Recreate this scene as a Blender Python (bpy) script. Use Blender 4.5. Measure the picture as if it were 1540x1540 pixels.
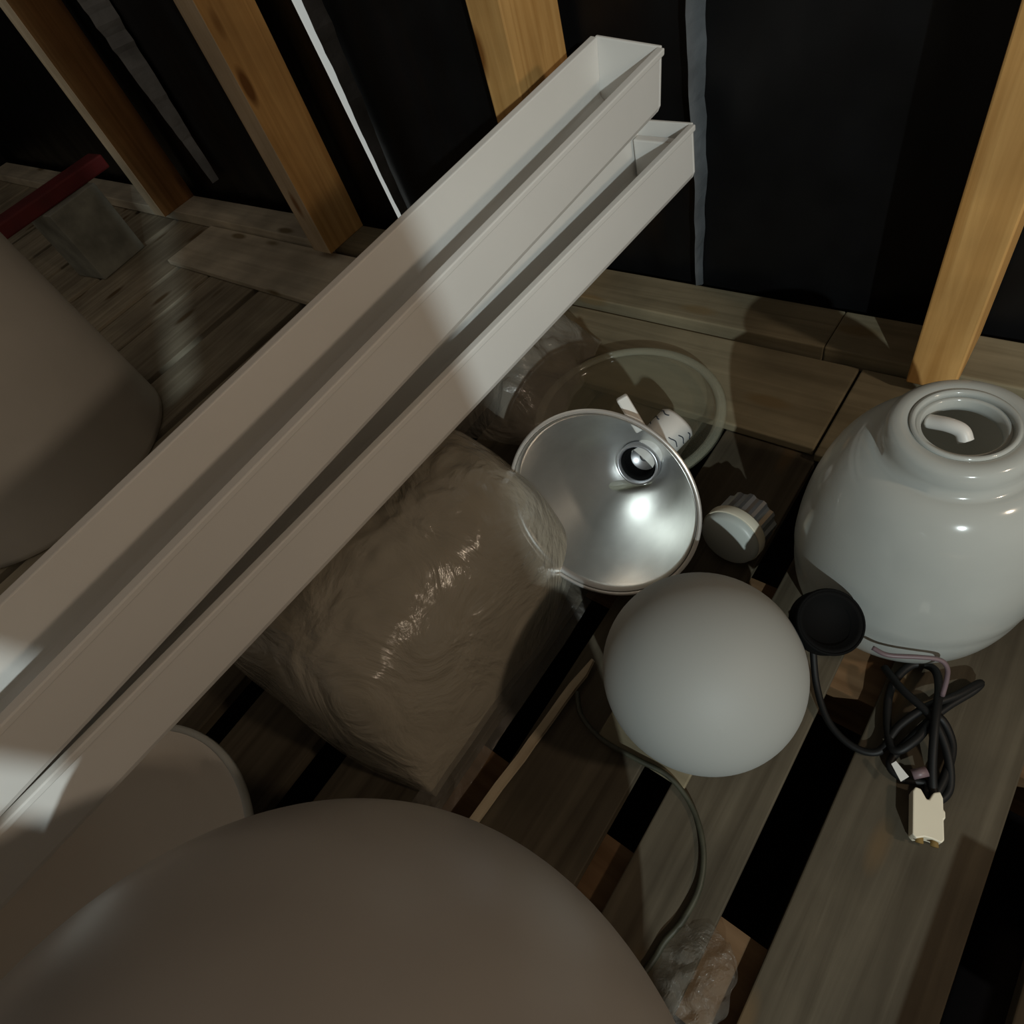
import bpy, math, random
from mathutils import Vector, Matrix, noise
random.seed(7)
S = bpy.context.scene
COL = S.collection
for o in list(bpy.data.objects):
    bpy.data.objects.remove(o, do_unlink=True)

# ------------------------------------------------------------------ camera
F = 950.0                                   # focal length in pixels of the 1540 px frame
def _n(v): return Vector(v).normalized()
Zc = -_n((320, 700, F))                     # world up seen in camera axes (x right, y down, z forward)
Yc = Vector((1500, -1900, F)); Yc = (Yc - Yc.dot(Zc) * Zc).normalized()
Xc = Yc.cross(Zc)
def c2w(v):                                 # camera axes -> world axes
    v = Vector(v); return Vector((Xc.dot(v), Yc.dot(v), Zc.dot(v)))
EYE = Vector((0, 0, 1.0))
cd = bpy.data.cameras.new('camera'); cd.sensor_width = 36.0; cd.lens = 36.0 * F / 1540.0
cd.clip_start = 0.01
cam = bpy.data.objects.new('camera', cd); COL.objects.link(cam)
rx, ry, rz = c2w((1, 0, 0)), c2w((0, -1, 0)), c2w((0, 0, -1))
M3 = Matrix((rx, ry, rz)).transposed()
cam.matrix_world = Matrix.Translation(EYE) @ M3.to_4x4()
S.camera = cam

# ------------------------------------------------------------------ world, light, exposure
w = bpy.data.worlds.new('attic_air'); S.world = w; w.use_nodes = True
bg = w.node_tree.nodes['Background']
bg.inputs['Color'].default_value = (1.0, 0.86, 0.70, 1); bg.inputs['Strength'].default_value = 0.10
L = Vector((1.60, -1.52, 1.75))
ld = bpy.data.lights.new('work_lamp', 'POINT'); ld.energy = 172.0; ld.color = (0.88, 1.0, 1.0)
ld.shadow_soft_size = 0.02
lo = bpy.data.objects.new('work_lamp', ld); COL.objects.link(lo); lo.location = L
wd_ = bpy.data.lights.new('attic_bulb', 'POINT'); wd_.energy = 26.0; wd_.color = (1.0, 0.80, 0.60)   # warm bulb further back
wd_.shadow_soft_size = 0.06
wo_ = bpy.data.objects.new('attic_bulb', wd_); COL.objects.link(wo_); wo_.location = (1.30, 0.55, 1.35)
S.view_settings.view_transform = 'Standard'; S.view_settings.look = 'None'
S.view_settings.exposure = 0.0; S.view_settings.gamma = 1.0; S.view_settings.use_curve_mapping = False

def at(px, py, z):                          # point of height z that stands at this place in the photograph
    r = c2w((px - 770, py - 770, F)); return EYE + r * ((z - EYE.z) / r.z)
def deep(px, py, d):                        # point at a given depth
    return EYE + c2w(((px - 770) / F, (py - 770) / F, 1)) * d

# ------------------------------------------------------------------ materials
def nodes(name):
    m = bpy.data.materials.new(name); m.use_nodes = True
    nt = m.node_tree; return m, nt, nt.nodes['Principled BSDF']
def plain(name, col, rough=0.5,  metal=0.0, var=0.12, scale=9.0, bump=0.0, coat=0.0, bscale=60.0, spec=0.5, trans=0.0):
    m, nt, p = nodes(name)
    p.inputs['Roughness'].default_value = rough; p.inputs['Metallic'].default_value = metal
    p.inputs['Coat Weight'].default_value = coat; p.inputs['Specular IOR Level'].default_value = spec
    tc = nt.nodes.new('ShaderNodeTexCoord'); nz = nt.nodes.new('ShaderNodeTexNoise')
    nz.inputs['Scale'].default_value = scale; nz.inputs['Detail'].default_value = 5
    nt.links.new(tc.outputs['Object'], nz.inputs['Vector'])
    r = nt.nodes.new('ShaderNodeValToRGB')
    r.color_ramp.elements[0].position = 0.3; r.color_ramp.elements[1].position = 0.72
    r.color_ramp.elements[0].color = tuple(c * (1 - var) for c in col) + (1,)
    r.color_ramp.elements[1].color = tuple(min(1, c * (1 + var * 0.5)) for c in col) + (1,)
    nt.links.new(nz.outputs['Fac'], r.inputs['Fac']); nt.links.new(r.outputs['Color'], p.inputs['Base Color'])
    if trans:                               # opal: part of the light goes through
        tl = nt.nodes.new('ShaderNodeBsdfTranslucent'); ms = nt.nodes.new('ShaderNodeMixShader')
        nt.links.new(r.outputs['Color'], tl.inputs['Color']); ms.inputs['Fac'].default_value = trans
        nt.links.new(p.outputs[0], ms.inputs[1]); nt.links.new(tl.outputs[0], ms.inputs[2])
        nt.links.new(ms.outputs[0], nt.nodes['Material Output'].inputs['Surface'])
    if bump:
        n2 = nt.nodes.new('ShaderNodeTexNoise'); n2.inputs['Scale'].default_value = bscale
        n2.inputs['Detail'].default_value = 4
        nt.links.new(tc.outputs['Object'], n2.inputs['Vector'])
        b = nt.nodes.new('ShaderNodeBump'); b.inputs['Strength'].default_value = bump
        b.inputs['Distance'].default_value = 0.01
        nt.links.new(n2.outputs['Fac'], b.inputs['Height']); nt.links.new(b.outputs['Normal'], p.inputs['Normal'])
    return m
def wood(name, dark, light, axis='Y', rough=0.75, knot=(0.1, 0.05, 0.02), stain=0.35):
    m, nt, p = nodes(name); p.inputs['Roughness'].default_value = rough
    p.inputs['Specular IOR Level'].default_value = 0.25
    tc = nt.nodes.new('ShaderNodeTexCoord'); mp = nt.nodes.new('ShaderNodeMapping')
    oi = nt.nodes.new('ShaderNodeObjectInfo')
    sc = {'X': (2, 45, 45), 'Y': (45, 2, 45), 'Z': (45, 45, 2)}[axis]
    mp.inputs['Scale'].default_value = sc
    add = nt.nodes.new('ShaderNodeVectorMath'); add.operation = 'ADD'
    mul = nt.nodes.new('ShaderNodeMath'); mul.operation = 'MULTIPLY'; mul.inputs[1].default_value = 37.0
    nt.links.new(oi.outputs['Random'], mul.inputs[0])
    nt.links.new(tc.outputs['Object'], add.inputs[0]); nt.links.new(mul.outputs[0], add.inputs[1])
    nt.links.new(add.outputs[0], mp.inputs['Vector'])
    g = nt.nodes.new('ShaderNodeTexNoise'); g.inputs['Scale'].default_value = 1.0; g.inputs['Detail'].default_value = 7
    g.inputs['Distortion'].default_value = 0.6
    nt.links.new(mp.outputs[0], g.inputs['Vector'])
    r = nt.nodes.new('ShaderNodeValToRGB')
    r.color_ramp.elements[0].position = 0.28; r.color_ramp.elements[0].color = dark + (1,)
    r.color_ramp.elements[1].position = 0.7; r.color_ramp.elements[1].color = light + (1,)
    nt.links.new(g.outputs['Fac'], r.inputs['Fac'])
    # broad stains
    n2 = nt.nodes.new('ShaderNodeTexNoise'); n2.inputs['Scale'].default_value = 5.0; n2.inputs['Detail'].default_value = 4
    nt.links.new(add.outputs[0], n2.inputs['Vector'])
    r2 = nt.nodes.new('ShaderNodeValToRGB'); r2.color_ramp.elements[0].position = 0.35; r2.color_ramp.elements[1].position = 0.65
    r2.color_ramp.elements[0].color = (1 - stain,) * 3 + (1,); r2.color_ramp.elements[1].color = (1, 1, 1, 1)
    nt.links.new(n2.outputs['Fac'], r2.inputs['Fac'])
    mx = nt.nodes.new('ShaderNodeMixRGB'); mx.blend_type = 'MULTIPLY'; mx.inputs['Fac'].default_value = 1
    nt.links.new(r.outputs['Color'], mx.inputs['Color1']); nt.links.new(r2.outputs['Color'], mx.inputs['Color2'])
    # knots
    mk = nt.nodes.new('ShaderNodeMapping')
    mk.inputs['Scale'].default_value = {'X': (3, 9, 9), 'Y': (9, 3, 9), 'Z': (9, 9, 3)}[axis]
    nt.links.new(add.outputs[0], mk.inputs['Vector'])
    vo = nt.nodes.new('ShaderNodeTexVoronoi'); vo.inputs['Scale'].default_value = 1.0
    nt.links.new(mk.outputs[0], vo.inputs['Vector'])
    rk = nt.nodes.new('ShaderNodeValToRGB'); rk.color_ramp.elements[0].position = 0.09; rk.color_ramp.elements[1].position = 0.17
    rk.color_ramp.elements[0].color = (1, 1, 1, 1); rk.color_ramp.elements[1].color = (0, 0, 0, 1)
    nt.links.new(vo.outputs['Distance'], rk.inputs['Fac'])
    mx2 = nt.nodes.new('ShaderNodeMixRGB'); mx2.inputs['Color2'].default_value = knot + (1,)
    nt.links.new(rk.outputs['Color'], mx2.inputs['Fac']); nt.links.new(mx.outputs['Color'], mx2.inputs['Color1'])
    nt.links.new(mx2.outputs['Color'], p.inputs['Base Color'])
    b = nt.nodes.new('ShaderNodeBump'); b.inputs['Strength'].default_value = 0.25; b.inputs['Distance'].default_value = 0.004
    nt.links.new(g.outputs['Fac'], b.inputs['Height']); nt.links.new(b.outputs['Normal'], p.inputs['Normal'])
    return m
def film(name, col, clear, rough=0.18, spec=0.6, bump=0.5, bscale=7.0):
    """milky plastic film: partly see-through, partly hazy, glossy skin"""
    m, nt, p = nodes(name)
    p.inputs['Base Color'].default_value = col + (1,); p.inputs['Roughness'].default_value = rough
    p.inputs['Specular IOR Level'].default_value = spec
    tc = nt.nodes.new('ShaderNodeTexCoord')
    n1 = nt.nodes.new('ShaderNodeTexNoise'); n1.inputs['Scale'].default_value = 5.0; n1.inputs['Detail'].default_value = 6
    nt.links.new(tc.outputs['Object'], n1.inputs['Vector'])
    mr = nt.nodes.new('ShaderNodeMapRange'); mr.inputs['From Min'].default_value = 0.3; mr.inputs['From Max'].default_value = 0.7
    mr.inputs['To Min'].default_value = 1 - clear - 0.1; mr.inputs['To Max'].default_value = 1 - clear + 0.1
    nt.links.new(n1.outputs['Fac'], mr.inputs['Value']); nt.links.new(mr.outputs[0], p.inputs['Alpha'])
    n2 = nt.nodes.new('ShaderNodeTexNoise'); n2.inputs['Scale'].default_value = bscale; n2.inputs['Detail'].default_value = 8
    n2.inputs['Distortion'].default_value = 1.2
    nt.links.new(tc.outputs['Object'], n2.inputs['Vector'])
    b = nt.nodes.new('ShaderNodeBump'); b.inputs['Strength'].default_value = bump; b.inputs['Distance'].default_value = 0.03
    nt.links.new(n2.outputs['Fac'], b.inputs['Height']); nt.links.new(b.outputs['Normal'], p.inputs['Normal'])
    return m
def glass(name, col=(0.9, 0.95, 0.92), haze=0.25):
    m, nt, p = nodes(name)
    p.inputs['Base Color'].default_value = col + (1,); p.inputs['Roughness'].default_value = 0.08
    p.inputs['Alpha'].default_value = haze; p.inputs['Specular IOR Level'].default_value = 0.8
    return m

MAT = dict(
    board=wood('weathered_floor_wood', (0.062, 0.048, 0.030), (0.125, 0.103, 0.070), 'Y', knot=(0.12, 0.08, 0.04)),
    paleboard=wood('pale_floor_wood', (0.34, 0.29, 0.21), (0.56, 0.50, 0.38), 'Y', knot=(0.16, 0.11, 0.06)),  # left boards painted paler for light that does not reach them
    plank=wood('pale_plank_wood', (0.20, 0.168, 0.105), (0.32, 0.272, 0.176), 'X', knot=(0.2, 0.15, 0.08)),
    cream=wood('cream_plank_wood', (0.66, 0.59, 0.46), (0.82, 0.75, 0.60), 'X', knot=(0.25, 0.2, 0.12)),  # cream wood, brightened in colour to stand in for light at left
    joist=wood('brown_joist_wood', (0.13, 0.07, 0.03), (0.22, 0.13, 0.065), 'X'),
    stud=wood('orange_pine', (0.50, 0.25, 0.07), (0.78, 0.45, 0.16), 'Z', rough=0.6, knot=(0.22, 0.09, 0.02), stain=0.25),
    oldstud=wood('dark_old_pine', (0.16, 0.075, 0.02), (0.28, 0.14, 0.05), 'Z', rough=0.7, stain=0.25),  # leftmost stud painted darker for the shade on its side
    studedge=wood('pale_pine_edge', (0.66, 0.50, 0.31), (0.86, 0.70, 0.50), 'Z', rough=0.6, knot=(0.3, 0.16, 0.07), stain=0.25),
    lath=wood('pale_lath_wood', (0.42, 0.32, 0.20), (0.68, 0.58, 0.42), 'Y'),
    sheet=plain('black_plastic_sheeting', (0.0055, 0.0055, 0.006), 0.42, var=0.4, bump=0.3, bscale=5, spec=0.3),
    fold=plain('grey_plastic_fold', (0.16, 0.17, 0.18), 0.3, var=0.5, bump=0.4, bscale=18),  # fold greys paint the glints on creases of the black sheeting
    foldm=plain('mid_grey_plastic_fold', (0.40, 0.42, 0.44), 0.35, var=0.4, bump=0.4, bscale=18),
    foldw=plain('pale_plastic_fold', (0.93, 0.93, 0.88), 0.3, var=0.15, bump=0.4, bscale=18),
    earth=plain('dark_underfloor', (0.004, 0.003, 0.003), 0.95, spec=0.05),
    cover=plain('opal_acrylic', (0.92, 0.905, 0.87), 0.32, var=0.04, scale=4, trans=0.12),
    opal=plain('opal_glass', (0.59, 0.605, 0.57), 0.14, var=0.12, scale=5, coat=0.3, trans=0.25),
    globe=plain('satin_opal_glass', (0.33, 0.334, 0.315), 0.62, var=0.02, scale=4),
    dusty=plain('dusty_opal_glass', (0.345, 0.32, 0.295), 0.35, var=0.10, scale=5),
    bowl=plain('cream_opal_glass', (0.74, 0.68, 0.60), 0.35, var=0.08, scale=5),
    drum=plain('dusty_white_plastic', (0.74, 0.71, 0.65), 0.4, var=0.12, scale=4),
    alu=plain('spun_aluminium', (0.78, 0.78, 0.76), 0.34, metal=1.0, var=0.06, scale=30),
    alurim=plain('rolled_aluminium_rim', (0.85, 0.82, 0.78), 0.3, metal=0.7, var=0.05),
    chrome=plain('ribbed_chrome', (0.62, 0.63, 0.66), 0.4, metal=1.0, var=0.1),
    white=plain('white_plastic', (0.72, 0.70, 0.66), 0.4, var=0.05),
    ivory=plain('ivory_plastic', (0.85, 0.78, 0.62), 0.4, var=0.06),
    pearl=plain('grey_white_plastic', (0.55, 0.58, 0.54), 0.4, var=0.05),
    black=plain('black_bakelite', (0.003, 0.003, 0.003), 0.8, var=0.1, spec=0.1),
    cable=plain('black_cable', (0.006, 0.006, 0.006), 0.55, var=0.2, spec=0.3),
    olive=plain('olive_cable', (0.045, 0.045, 0.028), 0.5, var=0.4, scale=40),
    pinkc=plain('mauve_cable', (0.16, 0.11, 0.12), 0.45, var=0.2),
    red=plain('dark_red_paint', (0.13, 0.007, 0.009), 0.6, var=0.35, scale=14),
    carton=plain('grey_carton', (0.30, 0.31, 0.27), 0.8, var=0.4, scale=12),
    rust=plain('rust_spot', (0.22, 0.13, 0.03), 0.8, var=0.3),
    ink=plain('blue_black_ink', (0.04, 0.05, 0.07), 0.6),
    bag=film('milky_bag_film', (0.40, 0.36, 0.285), 0.20, rough=0.14, bump=0.8),
    film=film('clear_crumpled_film', (0.34, 0.31, 0.26), 0.55, rough=0.10, bump=0.6, bscale=11),
    scrap=film('clear_scrap_film', (0.22, 0.20, 0.17), 0.72, rough=0.12, bump=0.9, bscale=14),
    glass=glass('clear_dish_glass', (0.42, 0.42, 0.30), 0.16),
    glassrim=glass('clear_dish_rim', (0.42, 0.42, 0.32), 0.40),
)

# ------------------------------------------------------------------ mesh helpers
def link(name, verts, faces, mat, parent=None, smooth=False, loc=None, rot=None):
    me = bpy.data.meshes.new(name); me.from_pydata([tuple(v) for v in verts], [], faces); me.update()
    if mat: me.materials.append(MAT[mat] if isinstance(mat, str) else mat)
    if smooth:
        for p in me.polygons: p.use_smooth = True
    o = bpy.data.objects.new(name, me); COL.objects.link(o)
    if parent: o.parent = parent
    if loc is not None: o.location = loc
    if rot is not None: o.rotation_euler = rot
    return o
def tag(o, label, cat, group=None):
    o['label'] = label; o['category'] = cat
    if group: o['group'] = group
    return o
def thing(name, label, cat, loc=(0, 0, 0), group=None, mat4=None):
    o = bpy.data.objects.new(name, None); COL.objects.link(o); o.empty_display_size = 0.05
    if mat4 is not None: o.matrix_world = mat4
    else: o.location = loc
    return tag(o, label, cat, group)
def bevel(o, wdt, seg=2):
    m = o.modifiers.new('bevel', 'BEVEL'); m.width = wdt; m.segments = seg; m.limit_method = 'ANGLE'; return o
def box(x0, x1, y0, y1, z0, z1):
    v = [(x, y, z) for z in (z0, z1) for y in (y0, y1) for x in (x0, x1)]
    f = [(0, 2, 3, 1), (4, 5, 7, 6), (0, 1, 5, 4), (2, 6, 7, 3), (0, 4, 6, 2), (1, 3, 7, 5)]
    return v, f
def lathe(prof, n=64, closed=False):
    v, f = [], []
    m = len(prof)
    for i in range(n):
        a = 2 * math.pi * i / n; c, s = math.cos(a), math.sin(a)
        for r, z in prof: v.append((r * c, r * s, z))
    for i in range(n):
        j = (i + 1) % n
        for k in range(m if closed else m - 1):
            k2 = (k + 1) % m
            f.append((i * m + k, j * m + k, j * m + k2, i * m + k2))
    return v, f
def catmull(pts, sub=8):
    P = [Vector(p) for p in pts]; P = [P[0] * 2 - P[1]] + P + [P[-1] * 2 - P[-2]]
    out = []
    for i in range(1, len(P) - 2):
        for s in range(sub):
            t = s / sub; a, b, c, d = P[i - 1:i + 3]
            out.append(0.5 * ((2 * b) + (c - a) * t + (2 * a - 5 * b + 4 * c - d) * t * t + (3 * b - a - 3 * c + d) * t ** 3))
    out.append(P[-2]); return out
def tube(pts, r, n=8, sub=8, smooth=True):
    C = catmull(pts, sub) if sub else [Vector(p) for p in pts]
    v, f = [], []; up = Vector((0.13, 0.21, 0.97))
    for i, p in enumerate(C):
        t = (C[min(i + 1, len(C) - 1)] - C[max(i - 1, 0)]).normalized()
        a = t.cross(up)
        if a.length < 1e-4: a = t.cross(Vector((1, 0, 0)))
        a.normalize(); b = a.cross(t)
        for k in range(n):
            q = 2 * math.pi * k / n; v.append(p + (a * math.cos(q) + b * math.sin(q)) * r)
    for i in range(len(C) - 1):
        for k in range(n):
            f.append((i * n + k, i * n + (k + 1) % n, (i + 1) * n + (k + 1) % n, (i + 1) * n + k))
    f.append(tuple(range(n))[::-1]); f.append(tuple((len(C) - 1) * n + k for k in range(n)))
    return v, f
def frame(origin, z, xhint=(1, 0, 0)):
    z = Vector(z).normalized(); x = Vector(xhint); x = (x - x.dot(z) * z).normalized(); y = z.cross(x)
    m = Matrix((x, y, z)).transposed().to_4x4(); m.translation = Vector(origin); return m

# ------------------------------------------------------------------ floor
floor = bpy.data.objects.new('floor', None); COL.objects.link(floor)
floor['kind'] = 'structure'
BT = 0.024                                   # board thickness, tops at z = 0
gaps = [(-4.9, -4.87), (-4.6, -4.57), (-4.28, -4.25), (-3.95, -3.92), (-3.62, -3.59), (-3.30, -3.27), (-2.96, -2.92), (-2.58, -2.55), (-2.36, -2.34), (-2.065, -2.03), (-1.80, -1.765), (-1.52, -1.48),
        (-1.20, -1.16), (-0.93, -0.87), (-0.70, -0.635), (-0.445, -0.385), (-0.208, -0.160), (-0.032, 0.030),
        (0.205, 0.262), (0.42, 0.47), (0.64, 0.69)]
edges = [-5.15] + [e for g in gaps for e in g] + [0.9]
for i in range(0, len(edges), 2):
    x0, x1 = edges[i], edges[i + 1]
    v, f = box(x0, x1, -0.95 + random.uniform(-0.03, 0), 1.15, -BT - random.uniform(0, 0.001), -random.uniform(0, 0.002))
    bevel(link('floorboard', v, f, 'paleboard' if x1 < -1.15 else 'board', floor), 0.002)
for y0, y1 in ((-0.72, -0.60), (-0.07, 0.057), (0.42, 0.54), (1.0, 1.12)):
    v, f = box(-5.15, 0.9, y0, y1, -0.16, -BT - 0.002); link('joist', v, f, 'joist', floor)
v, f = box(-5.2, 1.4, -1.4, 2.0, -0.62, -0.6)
g = link('ground', v, f, 'earth'); g['kind'] = 'structure'  # near-black slab added so the floor gaps stay in shade
# wide planks lying along the wall
for x0, x1 in ((-2.62, -1.42), (-1.41, -0.215), (-0.21, 0.55)):
    y0 = 0.80 + random.uniform(-0.012, 0.012)
    v, f = box(x0, x1, y0, 1.035, 0.002, 0.022); bevel(link('wall_plank', v, f, 'cream' if x0 < -2 else 'plank', floor), 0.003)

# ------------------------------------------------------------------ wall
WY = 1.16
nx, nz = 330, 24
vs, fs = [], []
for i in range(nx + 1):
    x = -5.2 + 6.6 * i / nx
    for k in range(nz + 1):
        z = -0.05 + 2.25 * k / nz
        d = 0.010 * noise.noise((x * 7, z * 1.1, 0)) + 0.006 * noise.noise((x * 19, z * 2.0, 4)) + 0.02
        vs.append((x, WY + d + 0.012, z))
for i in range(nx):
    for k in range(nz):
        a = i * (nz + 1) + k; fs.append((a, a + nz + 1, a + nz + 2, a + 1))
wall = link('wall_back', vs, fs, 'sheet', smooth=True); wall['kind'] = 'structure'
wall['label'] = 'black plastic sheeting stretched behind the pine studs'
vl, fl = box(-5.24, -5.2, -1.4, 1.3, -0.6, 2.2)
wl = link('wall_left', vl, fl, 'sheet'); wl['kind'] = 'structure'
studs = [(-2.985, -2.90), (-1.90, -1.81), (-0.952, -0.876), (-0.128, -0.052), (0.72, 0.80)]
for x0, x1 in studs:
    v, f = box(x0, x1, 1.0, WY, 0.045, 2.15); o = link('stud', v, f, 'oldstud' if x1 < -2.5 else 'stud', wall)
    if x1 < -1.5:                            # front faces of these two painted paler for the light on them
        o.data.materials.append(MAT['studedge']); o.data.polygons[2].material_index = 1
    bevel(o, 0.003)
for x0, x1 in ((-5.1, -1.86), (-1.859, -0.29), (-0.289, 1.0)):
    v, f = box(x0, x1, 1.045, WY, 0.002, 0.045); bevel(link('sole_plate', v, f, 'cream' if x0 < -2 else 'plank', wall), 0.003)
def fold(x, wd, z0, z1, mat, lean=0.0, yy=WY - 0.004, taper=0.25):
    """a crease of film standing out from the sheeting: a tapering three-sided ridge"""
    v, f = [], []; n = 60
    for i in range(n + 1):
        t = i / n; z = z0 + (z1 - z0) * t
        ww = wd * (taper + (1 - taper) * min(1, t * 1.6)) * (1 + 0.35 * noise.noise((z * 9, x * 3, 1)) + 0.25 * noise.noise((z * 31, x * 3, 5)))
        cx = x + lean * t + 0.010 * noise.noise((z * 4, x, 7)) + 0.004 * noise.noise((z * 19, x, 2))
        v += [(cx - ww / 2, yy + 0.03, z), (cx + 0.1 * ww, yy - ww * 0.35, z), (cx + ww / 2, yy + 0.03, z)]
    for i in range(n):
        for k in range(3):
            f.append((i * 3 + k, i * 3 + (k + 1) % 3, (i + 1) * 3 + (k + 1) % 3, (i + 1) * 3 + k))
    return link('plastic_fold', v, f, mat, wall)
def slit(x, wd, z0, z1, lean):  # glowing strip stands for a daylight gap; the sheeting stays uncut
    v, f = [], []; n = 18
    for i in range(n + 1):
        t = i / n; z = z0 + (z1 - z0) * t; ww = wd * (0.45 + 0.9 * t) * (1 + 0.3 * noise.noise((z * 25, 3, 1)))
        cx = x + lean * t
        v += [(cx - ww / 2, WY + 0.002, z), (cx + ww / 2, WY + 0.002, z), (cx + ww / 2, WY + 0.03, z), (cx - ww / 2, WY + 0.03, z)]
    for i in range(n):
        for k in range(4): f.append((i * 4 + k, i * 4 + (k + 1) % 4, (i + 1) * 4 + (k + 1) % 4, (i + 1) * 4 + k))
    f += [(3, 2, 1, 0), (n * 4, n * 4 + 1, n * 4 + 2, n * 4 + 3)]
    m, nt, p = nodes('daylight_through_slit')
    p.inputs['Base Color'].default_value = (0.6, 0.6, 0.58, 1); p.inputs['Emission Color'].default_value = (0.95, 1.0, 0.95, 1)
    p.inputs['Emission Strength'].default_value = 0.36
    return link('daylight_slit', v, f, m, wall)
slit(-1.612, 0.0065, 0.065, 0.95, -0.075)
fold(-1.59, 0.05, 0.10, 1.1, 'fold', -0.02, taper=0.04)
fold(-0.615, 0.045, 0.03, 1.1, 'fold', -0.005, taper=0.08)
fold(-2.66, 0.12, 0.12, 1.1, 'foldm', -0.05, taper=0.03)
fold(-3.25, 0.08, 0.20, 1.1, 'fold', -0.03)

# ------------------------------------------------------------------ boards and timber added out of view to cast shadows
def post(name, p1, p2, thick, h):
    p1, p2 = Vector(p1), Vector(p2); d = (p2 - p1).normalized(); nrm = Vector((-d.y, d.x))
    if nrm.dot(Vector((L.x, L.y)) - p1) > 0: nrm = -nrm
    q = [p1, p2, p2 + nrm * thick, p1 + nrm * thick]
    v = [(a.x, a.y, z) for z in (0.0, h) for a in q]
    f = [(3, 2, 1, 0), (4, 5, 6, 7)] + [(i, (i + 1) % 4, 4 + (i + 1) % 4, 4 + i) for i in range(4)]
    o = link(name, v, f, 'stud'); o['kind'] = 'structure'; return o
lx, ly = L.x, L.y
d1 = (Vector((-0.078, -0.032)) - Vector((lx, ly))).normalized()
d2 = Vector((-1.0, 0.560)).normalized()
post('trim_1', Vector((lx, ly)) + d1 * 1.4, Vector((lx, ly)) + d2 * 1.4, 0.045, 2.15)
d4 = Vector((-1.0, 0.20)).normalized(); d5 = Vector((-1.0, 0.532)).normalized()
post('trim_3', Vector((lx, ly)) + d5 * 1.4, Vector((lx, ly)) + d4 * 1.4, 0.03, 2.15)   # second added board, leaves a narrow slot of light
v, f = box(0.33, 0.53, -0.40, 0.10, 0.0, 0.20)      # added block out of view, shades the floor at right
o = bevel(link('trim_2', v, f, 'stud'), 0.004); o['kind'] = 'structure'

# ------------------------------------------------------------------ long diffuser covers
def trough(name, label, far, near, u, wdt, dep, s, extra, holes=()):
    far = EYE + (Vector(far) - EYE) * s; near = EYE + (Vector(near) - EYE) * s
    wdt *= s; dep *= s
    a = (near - far).normalized(); ln = (near - far).length + extra
    z = Vector(u); z = (z - z.dot(a) * a).normalized()
    m = frame(far - z * dep / 2, z, a)       # local x runs along the cover, z is the open side, y across
    root = thing(name, label, 'light cover', mat4=m, group='long opal light covers')
    hw, t, ch = wdt / 2, 0.0055, 0.016
    lip = 0.008
    outer = [(-hw, dep), (-hw, dep - 0.010), (-hw + lip, dep - 0.014), (-hw + lip, ch), (-hw + lip + ch * 0.3, ch * 0.3), (-hw + lip + ch, 0),
             (hw - lip - ch, 0), (hw - lip - ch * 0.3, ch * 0.3), (hw - lip, ch), (hw - lip, dep - 0.014), (hw, dep - 0.010), (hw, dep)]
    inner = [(hw - lip - t, dep), (hw - lip - t, ch), (hw - lip - ch, t), (-hw + lip + ch, t), (-hw + lip + t, ch), (-hw + lip + t, dep)]
    prof = outer + inner; n = len(prof)
    segs = 12
    v = [(ln * i / segs, y, z_) for i in range(segs + 1) for y, z_ in prof]
    f = [(i * n + k, i * n + (k + 1) % n, (i + 1) * n + (k + 1) % n, (i + 1) * n + k) for i in range(segs) for k in range(n)]
    f += [tuple(range(n))[::-1], tuple(segs * n + k for k in range(n))]
    bevel(link('channel', v, f, 'cover', root), 0.0018)
    po = outer[1:11]; k = len(po); po = [(-hw + lip, dep)] + [p for p in outer[3:9]] + [(hw - lip, dep)]
    k = len(po)
    for x0, x1 in ((-0.006, 0.0), (ln, ln + 0.006)):
        v = [(x, y, z_) for x in (x0, x1) for y, z_ in po]
        f = [tuple(range(k)), tuple(range(k, 2 * k))[::-1]] + [(i, k + i, k + (i + 1) % k, (i + 1) % k) for i in range(k)]
        bevel(link('end_cap', v, f, 'cover', root), 0.0018)
    return root, m, ln, wdt, dep
TW, TD = 0.124, 0.096
t1, m1, ln1, w1, dp1 = trough('light_cover', 'upper long opal light cover, open trough lying on the other one',
      (-0.591, 0.918, 0.591), (-0.638, -0.229, 0.541), (0.138, -0.049, 0.989), TW, TD, 1.12, 0.22)
t2, m2, ln2, w2, dp2 = trough('light_cover', 'lower long opal light cover, mostly hidden below the upper one',
      (-0.588, 1.004, 0.437), (-0.663, -0.263, 0.426), (0.002, -0.009, 1.0), TW, TD, 1.10, 0.22)
def spot(root, x, y, z, r, name='rust_spot'):
    v, f = lathe([(0.0001, 0.0012), (r * 0.7, 0.001), (r, 0.0)], 14)
    return link(name, v, f, 'rust', root, True, (x, y, z))
spot(t2, 0.085, -0.030, 0.0056, 0.005, 'screw_hole')
# tube holder bracket at the far end of the lower cover
v, f = box(0.012, 0.03, -w2 / 2 + 0.02, w2 / 2 - 0.02, 0.0058, dp2 - 0.02)
bevel(link('end_bracket', v, f, 'cover', t2), 0.003)

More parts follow.
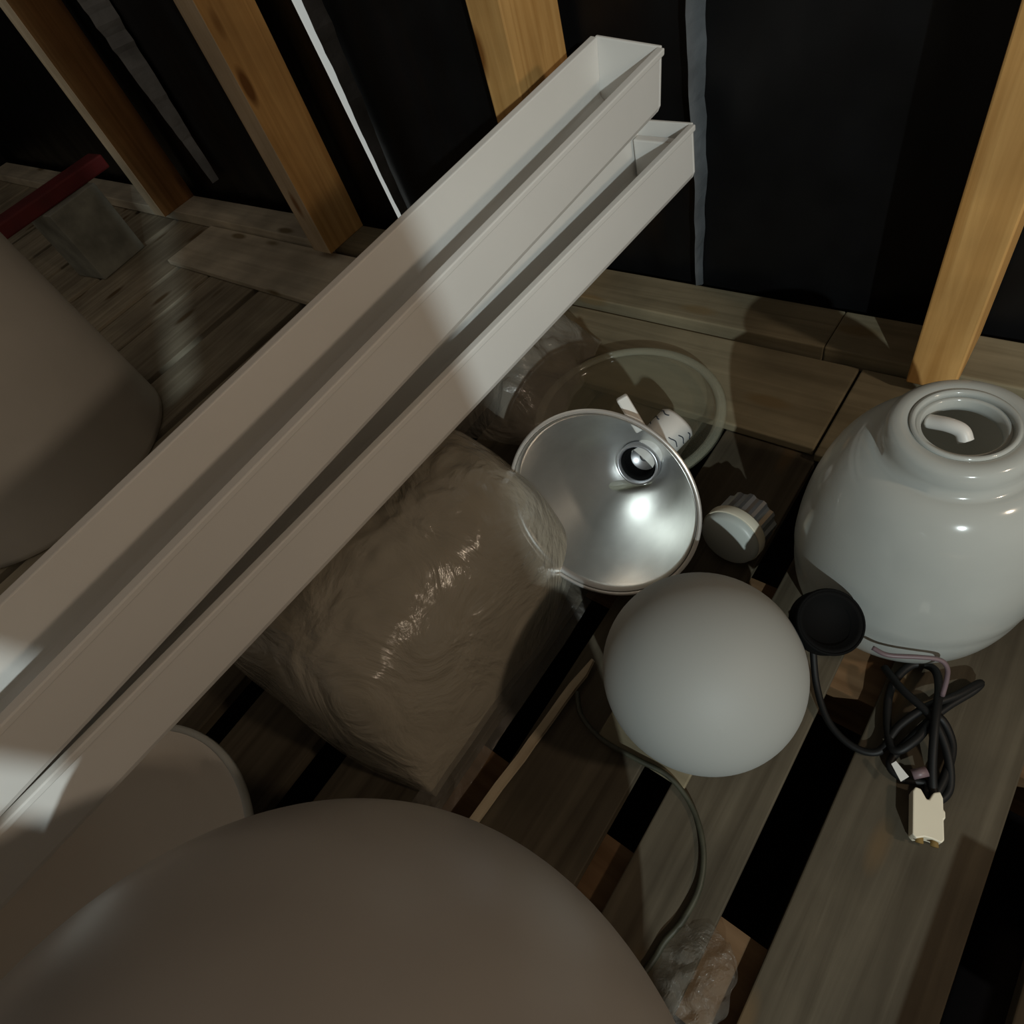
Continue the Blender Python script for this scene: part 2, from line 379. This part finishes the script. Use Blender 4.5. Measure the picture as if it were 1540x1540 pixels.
# ------------------------------------------------------------------ spheres and domes
def glob_profile(r, neck_r, neck_h, n=40):
    """lamp globe around the origin, neck along +z, as a closed shell"""
    a0 = math.asin(neck_r / r); p = []
    for i in range(n + 1):
        a = math.pi - (math.pi - a0) * i / n
        p.append((max(1e-4, r * math.sin(a)), r * math.cos(a)))
    z1 = p[-1][1] + neck_h
    p += [(neck_r, z1), (neck_r * 1.05, z1 + 0.004), (neck_r - 0.006, z1 + 0.005), (neck_r - 0.006, z1 - neck_h)]
    return p
gr = 0.1345
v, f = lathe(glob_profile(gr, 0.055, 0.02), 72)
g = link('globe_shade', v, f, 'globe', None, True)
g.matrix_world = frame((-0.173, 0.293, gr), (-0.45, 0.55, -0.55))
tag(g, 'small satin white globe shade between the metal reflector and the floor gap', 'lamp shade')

# big dusty dome at the lower edge
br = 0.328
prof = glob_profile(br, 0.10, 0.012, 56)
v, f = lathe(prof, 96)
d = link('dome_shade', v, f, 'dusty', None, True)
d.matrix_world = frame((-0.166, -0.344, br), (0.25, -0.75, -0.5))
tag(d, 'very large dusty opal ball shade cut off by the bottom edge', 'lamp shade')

# bell shade with open neck at the right
DX, DY, H, RN, RM, ZM, RB = -0.010, 0.615, 0.372, 0.076, 0.154, 0.105, 0.125
pr = []
for i in range(13):
    a = i / 12 * math.pi / 2; pr.append((RB + (RM - RB) * math.sin(a), 0.004 + ZM * (1 - math.cos(a))))
zs = H - 0.038
for i in range(1, 23):
    a = i / 22 * math.pi / 2; pr.append((RN + 0.002 + (RM - RN) * math.cos(a) ** 0.95, ZM + (zs - ZM) * math.sin(a)))
pr += [(RN + 0.001, H - 0.022), (RN, H - 0.006), (RN - 0.006, H), (RN - 0.018, H + 0.001), (RN - 0.024, H - 0.003),
       (0.046, H - 0.005), (0.043, H - 0.003), (0.041, H - 0.006), (0.040, H - 0.014)]
inner = [(max(0.038, r - 0.006), z - 0.004) for r, z in pr[12:34:3]][::-1]
inner = [(0.040, H - 0.02), (RN - 0.008, H - 0.03)] + [(r, z) for r, z in inner if z < zs - 0.01] + [(RB - 0.006, 0.004)]
bell = thing('bell_shade', 'tall opal glass bell shade with open ringed neck at the right edge', 'lamp shade', (DX, DY, 0))
v, f = lathe([(RB - 0.005, 0.004)] + pr + [(0.0405, H - 0.02), (0.050, H - 0.026)], 84); link('shade', v, f, 'opal', bell, True)
v, f = lathe([(0.046, H - 0.004), (0.050, H + 0.003), (0.054, H + 0.001), (0.053, H - 0.005)], 60, True); link('neck_ring', v, f, 'opal', bell, True)
# small hanger seen through the neck
v, f = tube([(-0.035, 0.01, H - 0.02), (-0.015, 0.004, H - 0.012), (0.0, 0.0, H - 0.012), (0.008, -0.006, H - 0.02)], 0.0085, 10)
link('hanger_clip', v, f, 'white', bell, True)

# ------------------------------------------------------------------ tall drum and bowl on the left
v, f = lathe([(0.346, 0.0), (0.360, 0.004), (0.360, 0.02), (0.356, 0.40), (0.354, 0.80), (0.358, 0.81), (0.348, 0.81), (0.346, 0.80), (0.346, 0.02)], 96, True)
o = link('drum_shade', v, f, 'drum', None, True); o.location = (-2.05, -0.02, 0.0005)
tag(o, 'tall grey white drum shade standing at the left edge', 'lamp shade')
bowl = thing('bowl_shade', 'shallow opal bowl shade with raised rim under the long covers', 'lamp shade', (-0.72, -0.435, 0.0))
R8 = 0.25; H8 = 0.16
pb = [(0.0001, 0.0), (0.06, 0.0), (0.13, 0.022), (0.185, 0.060), (0.225, 0.108), (R8, H8)]
pin = [(R8 - 0.008, H8), (0.217, 0.110), (0.178, 0.065), (0.126, 0.030), (0.06, 0.008), (0.0001, 0.007)]
v, f = lathe(pb + pin, 84); link('shade', v, f, 'bowl', bowl, True)
v, f = lathe([(R8 - 0.008, H8 - 0.003), (R8 - 0.004, H8 + 0.005), (R8 + 0.004, H8 + 0.004), (R8 + 0.005, H8 - 0.004), (R8, H8 - 0.008)], 84, True)
link('rim', v, f, 'opal', bowl, True)

# ------------------------------------------------------------------ aluminium reflector lamp
ax = c2w((0.4784, -0.4194, 0.7715)).normalized()
rc = deep(900.4, 763.3, 1.0); RR = 0.154; RD = 0.205
refl = thing('reflector_lamp', 'round spun aluminium reflector lamp lying with its open side up', 'lamp', mat4=frame(rc, -ax, (1, 0, 0)))
po = []; N = 22
for i in range(N + 1):
    t = i / N; r = 0.038 + (RR - 0.038) * t ** 0.93
    po.append((r, -RD * (1 - t ** 1.45)))
pi_ = [(r - 0.0015, z + 0.0008) for r, z in po][::-1]
v, f = lathe(po + pi_, 96, True); link('dish', v, f, 'alu', refl, True)
v, f = lathe([(RR + 0.004 + 0.0035 * math.cos(a), 0.0035 * math.sin(a)) for a in [k * math.pi / 4 for k in range(8)]], 96, True)
link('rolled_rim', v, f, 'alurim', refl, True)
v, f = lathe([(0.032, -RD - 0.03), (0.039, -RD - 0.006), (0.040, -RD + 0.016), (0.038, -RD + 0.021), (0.034, -RD + 0.019), (0.032, -RD - 0.02), (0.0002, -RD - 0.022)], 40)
sk = link('collar', v, f, 'chrome', refl, True)
v, f = lathe([(0.0325, -RD - 0.018), (0.0325, -RD + 0.012), (0.028, -RD + 0.014), (0.026, -RD + 0.004), (0.025, -RD - 0.0215), (0.0001, -RD - 0.0216)], 36)
so = link('socket', v, f, 'black', refl, True)
v, f = lathe([(0.0, -RD - 0.021), (0.006, -RD - 0.018), (0.008, -RD - 0.021)], 20); link('contact', v, f, 'chrome', so, True)
he = deep(1022, 632, 1.15); hd = (rc + ax * RD) - he; hl = hd.length
v, f = lathe([(0.0001, 0.0), (0.030, 0.0), (0.036, 0.006), (0.036, hl * 0.55), (0.033, hl * 0.7), (0.031, hl - 0.004)], 40)
hs = link('lamp_holder', v, f, 'white', refl, True)
hs.matrix_parent_inverse = refl.matrix_world.inverted(); hs.matrix_world = frame(he, hd, c2w((1, 0, 0)))
for k in range(3):
    zz = 0.012 + 0.014 * k
    for seg in range(3):
        a0 = 0.2 + seg * 2.1 + 0.3 * k; a1 = a0 + 0.75
        pts = [(0.0362 * math.cos(a0 + (a1 - a0) * i / 6), 0.0362 * math.sin(a0 + (a1 - a0) * i / 6), zz + 0.002 * math.sin(i + k)) for i in range(7)]
        v, f = tube(pts, 0.0011, 5, 2); link('printed_mark', v, f, 'ink', hs, True)

# white clip standing behind the reflector
cp = deep(941, 608, 0.945)
v, f = box(-0.009, 0.009, -0.006, 0.006, -0.05, 0.014)
o = bevel(link('tab', v, f, 'white', refl), 0.003); o['label'] = 'white plastic tab'
o.matrix_parent_inverse = refl.matrix_world.inverted()
o.matrix_world = frame(cp, (-0.45, 0.05, 0.9), c2w((1, 0, 0)))

# ------------------------------------------------------------------ clear glass dish behind the reflector
gd = thing('glass_dish', 'clear glass dish with thick rim on the floor behind the reflector', 'dish', at(945, 640, 0.022))
gx = 0.195
v, f = lathe([(0.0001, 0.001), (0.10, 0.001), (0.15, 0.012), (gx, 0.035), (gx - 0.004, 0.039), (0.147, 0.017), (0.10, 0.006), (0.0001, 0.006)], 72)
link('dish', v, f, 'glass', gd, True)
v, f = lathe([(gx - 0.012 + 0.010 * math.cos(a), 0.037 + 0.006 * math.sin(a)) for a in [k * math.pi / 5 for k in range(10)]], 72, True)
link('rim', v, f, 'glassrim', gd, True)

# ------------------------------------------------------------------ milky plastic bag
bag = thing('plastic_bag', 'big puffy milky plastic bag lying under the long covers', 'plastic bag', (-0.70, 0.195, 0.0))
nu, nv = 70, 100; hx, hy, bh = 0.25, 0.29, 0.300
def bag_top(u, w_):
    x = hx * u * math.sqrt(1 - 0.36 * w_ * w_ * (w_ > 0)); y = hy * w_ * math.sqrt(1 - 0.30 * u * u * (u > 0))
    e = max(0.0, 1 - abs(u) ** 5) ** 0.5 * max(0.0, 1 - abs(w_) ** 5) ** 0.5
    z = bh * e
    z += e * (0.012 * noise.noise((x * 9, y * 6, 2)) + 0.010 * abs(noise.noise((x * 16 + y * 9, y * 14 - x * 6, 5))) + 0.005 * noise.noise((x * 45, y * 38, 9)))
    return (x + 0.012 * noise.noise((x * 6, y * 6, 11)), y + 0.01 * noise.noise((x * 6, y * 6, 15)), z + 0.006)
v, f = [], []
for i in range(nu + 1):
    for k in range(nv + 1):
        v.append(bag_top(math.sin((2 * i / nu - 1) * math.pi / 2), math.sin((2 * k / nv - 1) * math.pi / 2)))
n1 = len(v)
for i in range(nu):
    for k in range(nv):
        a = i * (nv + 1) + k; f.append((a, a + nv + 1, a + nv + 2, a + 1))
link('film', v, f, 'bag', bag, True)
v, f = [], []
for i, (x, zz) in enumerate([(hx - 0.02, 0.03), (hx + 0.012, 0.022), (hx + 0.035, 0.018), (hx + 0.038, 0.016)]):
    for k in range(41):
        y = -hy - 0.0 + (2 * hy * 0.95) * k / 40
        v.append((x + 0.004 * noise.noise((y * 9, i, 0)), y, zz + 0.005 * noise.noise((y * 12, x * 20, 3))))
for i in range(3):
    for k in range(40):
        a = i * 41 + k; f.append((a, a + 41, a + 42, a + 1))
link('seam', v, f, 'scrap', bag, True)

# ------------------------------------------------------------------ small things on the floor
# pale lath
la, lb = at(722, 1222, 0.006), at(892, 993, 0.012)
la = la + (la - lb) * 0.12
dv = (lb - la).normalized(); ln = (lb - la).length
v, f = [], []
for i in range(13):
    t = i / 12; wdt = 0.0065 if t < 0.9 else 0.0065 * (1 - (t - 0.9) * 7)
    wob = 0.0035 * noise.noise((t * 9, 0, 2))
    for sx, sz in ((-1, -1), (1, -1), (1, 1), (-1, 1)): v.append((sx * wdt + wob, t * ln, sz * 0.005))
for i in range(12):
    for k in range(4): f.append((i * 4 + k, i * 4 + (k + 1) % 4, i * 4 + 4 + (k + 1) % 4, i * 4 + 4 + k))
f += [(3, 2, 1, 0), (48, 49, 50, 51)]
o = link('wooden_lath', v, f, 'lath'); z_ = Vector((0, 0, 1)); x_ = dv.cross(z_).normalized(); z_ = x_.cross(dv)
mm = Matrix((x_, dv, z_)).transposed().to_4x4(); mm.translation = la; o.matrix_world = mm
tag(o, 'thin pale wooden lath lying along the gap beside the plastic bag', 'lath')
# offcut below the globe
v, f = box(-0.285, -0.14, 0.165, 0.236, 0.0005, 0.010)
tag(bevel(link('wood_offcut', v, f, 'plank'), 0.002), 'flat pale wood offcut under the small white globe', 'wood piece')
# olive cord
pts = [at(868, 1040, 0.02), at(874, 1075, 0.016), at(905, 1112, 0.015), at(958, 1142, 0.015), at(1006, 1168, 0.012), at(1040, 1212, 0.004), at(1057, 1270, 0.004), at(1053, 1330, 0.004),
       at(1028, 1382, 0.004), at(1000, 1415, 0.004), at(985, 1440, 0.004), at(960, 1475, 0.004)]
v, f = tube(pts, 0.0042, 8, 8)
tag(link('electric_cord', v, f, 'olive', None, True), 'thin olive cord curving over the floor gap below the small globe', 'cord')
# white knob with ribbed chrome collar
kc = deep(1096, 810, 1.06)
kx = c2w((0.69, -0.56, 0.46)).normalized()
KS = 1.28
knob = thing('lamp_socket', 'white disc lamp socket with ribbed chrome collar beside the reflector', 'lamp socket', mat4=frame(kc, -kx) @ Matrix.Scale(KS, 4))
v, f = lathe([(0.0001, 0.006), (0.034, 0.006), (0.038, 0.003), (0.040, -0.004), (0.040, -0.018), (0.037, -0.021), (0.0001, -0.021)], 48)
link('disc', v, f, 'pearl', knob, True)
v, f = lathe([(0.0402, -0.003), (0.0412, -0.005), (0.0412, -0.017), (0.0402, -0.019)], 48, True); link('edge_band', v, f, 'ivory', knob, True)
v, f = [], []; n = 48
for z in (-0.021, -0.055):
    for i in range(n):
        r = 0.037 if i % 4 < 2 else 0.034; a = 2 * math.pi * i / n; v.append((r * math.cos(a), r * math.sin(a), z))
f = [(i, (i + 1) % n, n + (i + 1) % n, n + i) for i in range(n)] + [tuple(range(n)), tuple(range(n, 2 * n))[::-1]]
link('ribbed_collar', v, f, 'chrome', knob)
# black lamp holder
bc = deep(1249, 935, 0.81)
bx = Vector((-0.35, 0.22, -0.90)).normalized()
hold = thing('lamp_holder', 'black round lamp holder leaning on the bell shade', 'lamp socket', mat4=frame(bc, -bx))
v, f = lathe([(0.0001, -0.010), (0.030, -0.010), (0.034, 0.0), (0.040, 0.002), (0.0425, -0.004), (0.0425, -0.03), (0.036, -0.035), (0.033, -0.058), (0.020, -0.068), (0.0001, -0.070)], 48)
link('body', v, f, 'black', hold, True)
v, f = lathe([(0.0385, 0.001), (0.041, 0.004), (0.043, 0.0), (0.041, -0.003)], 48, True); link('ring', v, f, 'black', hold, True)

# black flex tangle with ivory plug
flex = thing('cable_tangle', 'tangled black flex in front of the bell shade', 'cable', at(1380, 1100, 0.0))
bpy.context.view_layer.update()
def flexpart(name, pl, r, mat):
    base = flex.location
    v, f = tube([at(x, y, z) - base for x, y, z in pl], r, 8, 8); return link(name, v, f, mat, flex, True)
flexpart('flex', [(1222, 968, .05), (1228, 1030, .02), (1246, 1085, .008), (1282, 1122, .006), (1322, 1130, .010), (1352, 1092, .022), (1396, 1062, .03), (1440, 1045, .026), (1474, 1027, .016),
                  (1462, 1040, .012), (1420, 1066, .012), (1372, 1108, .012), (1338, 1148, .010), (1360, 1172, .010), (1392, 1178, .012), (1392, 1204, .014)], 0.0052, 'cable')
flexpart('flex', [(1330, 1004, .012), (1356, 1036, .030), (1400, 1078, .034), (1424, 1130, .024), (1428, 1184, .012), (1408, 1202, .012), (1402, 1160, .026), (1406, 1090, .042), (1412, 1036, .034), (1404, 1006, .016),
                  (1372, 1000, .010), (1342, 1030, .010), (1334, 1080, .012), (1344, 1128, .022), (1378, 1112, .032), (1410, 1078, .026), (1432, 1120, .014), (1420, 1170, .016), (1400, 1206, .016)], 0.0056, 'cable')
v, f = box(-0.012, 0.010, -0.006, 0.006, -0.0012, 0.0012)
v[0] = (-0.012, -0.001, -0.0012); v[4] = (-0.012, -0.001, 0.0012)
o = link('cable_tie', v, f, 'white', flex); o.matrix_parent_inverse = flex.matrix_world.inverted()
o.matrix_world = frame(at(1352, 1161, 0.030), (-0.1, -0.35, 0.93), (0.85, -0.5, 0.0))
v, f = tube([at(1372, 1165, .026) - flex.location, at(1394, 1160, .028) - flex.location], 0.0065, 8, 0)
link('wire_sleeve', v, f, 'pinkc', flex, True)
# thin mauve wire hooked over the foot of the bell
v, f = tube([at(1312, 974, .105), at(1335, 985, .105), at(1380, 988, .105), at(1412, 992, .10), at(1424, 1003, .09), at(1424, 1020, .07), at(1417, 1046, .045)], 0.0032, 8, 6)
tag(link('thin_wire', v, f, 'pinkc', None, True), 'thin mauve wire bent round the foot of the bell shade', 'wire')
# plug
pm = at(1392, 1232, 0.016); pd = (at(1392, 1268, 0.012) - at(1392, 1200, 0.016)).normalized()
plug = thing('terminal_plug', 'ivory terminal plug on the floorboard below the black flex', 'plug', mat4=frame(pm, (0, 0, 1), pd))
hw = 0.017
shape = [(-0.028, -hw + 0.001), (-0.034, -hw + 0.004), (-0.033, -hw + 0.010), (-0.022, -0.001), (-0.022, 0.002), (-0.032, hw - 0.010), (-0.035, hw - 0.003),
         (-0.028, hw), (-0.014, hw), (-0.012, hw + 0.002), (-0.004, hw + 0.002), (-0.002, hw), (0.022, hw), (0.026, hw - 0.003), (0.024, 0.004), (0.024, -0.004), (0.028, -hw + 0.004), (0.024, -hw)]
n = len(shape)
v = [(x, y, z) for z in (-0.012, 0.012) for x, y in shape]
f = [tuple(range(n))[::-1], tuple(range(n, 2 * n))] + [(i, (i + 1) % n, n + (i + 1) % n, n + i) for i in range(n)]
bevel(link('body', v, f, 'ivory', plug), 0.0015)
for s in (-1, 1):
    v, f = tube([(0.020, s * 0.008, 0.004), (0.031, s * 0.008, 0.004)], 0.0045, 10, 0); link('terminal', v, f, 'rust', plug, True)

# crumpled clear scrap near the lower edge
v, f = [], []; c0 = at(1045, 1470, 0.0); n = 26
for i in range(n + 1):
    for k in range(n + 1):
        uu, ww = 2 * i / n - 1, 2 * k / n - 1
        x = uu * math.sqrt(1 - 0.45 * ww * ww) * 0.045 * (1 + 0.3 * noise.noise((ww * 2, 1, uu * 2))); y = ww * math.sqrt(1 - 0.45 * uu * uu) * 0.06 * (1 + 0.3 * noise.noise((uu * 2, 5, ww * 2)))
        e = max(0, 1 - (abs(2 * i / n - 1)) ** 3) * max(0, 1 - abs(2 * k / n - 1) ** 3)
        v.append((x, y, 0.003 + e * (0.012 + 0.022 * abs(noise.noise((x * 40, y * 30, 1))) + 0.008 * noise.noise((x * 90, y * 70, 3)))))
for i in range(n):
    for k in range(n):
        a = i * (n + 1) + k; f.append((a, a + n + 1, a + n + 2, a + 1))
o = link('plastic_scrap', v, f, 'scrap', None, False, c0)
tag(o, 'crumpled clear plastic scrap at the lower edge beside the big ball', 'plastic scrap')

# ------------------------------------------------------------------ far left: carton and red bar
v, f = box(-0.10, 0.10, -0.11, 0.11, 0.0, 0.27)
o = bevel(link('carton', v, f, 'carton', None, False, (-3.0, 0.74, 0.001), (0, 0, 0.12)), 0.004)
tag(o, 'grey upright carton behind the drum shade', 'box')
v, f = box(-0.05, 0.05, -0.30, 0.30, 0.0, 0.05)
o = bevel(link('red_bar', v, f, 'red', None, False, (-2.99, 0.66, 0.2715), (0, 0, 0.05)), 0.006)
tag(o, 'dark red bar lying on top of the grey carton', 'bar')

# crumpled film lying behind the bag, under the covers
film2 = []; f = []; n = 44
for i in range(n + 1):
    for k in range(n + 1):
        u = 2 * i / n - 1; w_ = 2 * k / n - 1
        e = max(0, 1 - abs(u) ** 2.6) ** 0.6 * max(0, 1 - abs(w_) ** 2.6) ** 0.6
        x = u * 0.15 * (1 + 0.12 * noise.noise((w_ * 3, 0, 3))); y = w_ * 0.17
        film2.append((x, y, 0.004 + e * (0.17 + 0.05 * noise.noise((x * 14, y * 12, 8)) + 0.03 * abs(noise.noise((x * 40, y * 30, 2))))))
for i in range(n):
    for k in range(n):
        a = i * (n + 1) + k; f.append((a, a + n + 1, a + n + 2, a + 1))
o = link('plastic_film', film2, f, 'film', None, True, (-0.86, 0.74, 0.023), (0, 0, 0.2))
tag(o, 'crumpled clear plastic film behind the milky bag, beside the glass dish', 'plastic film')
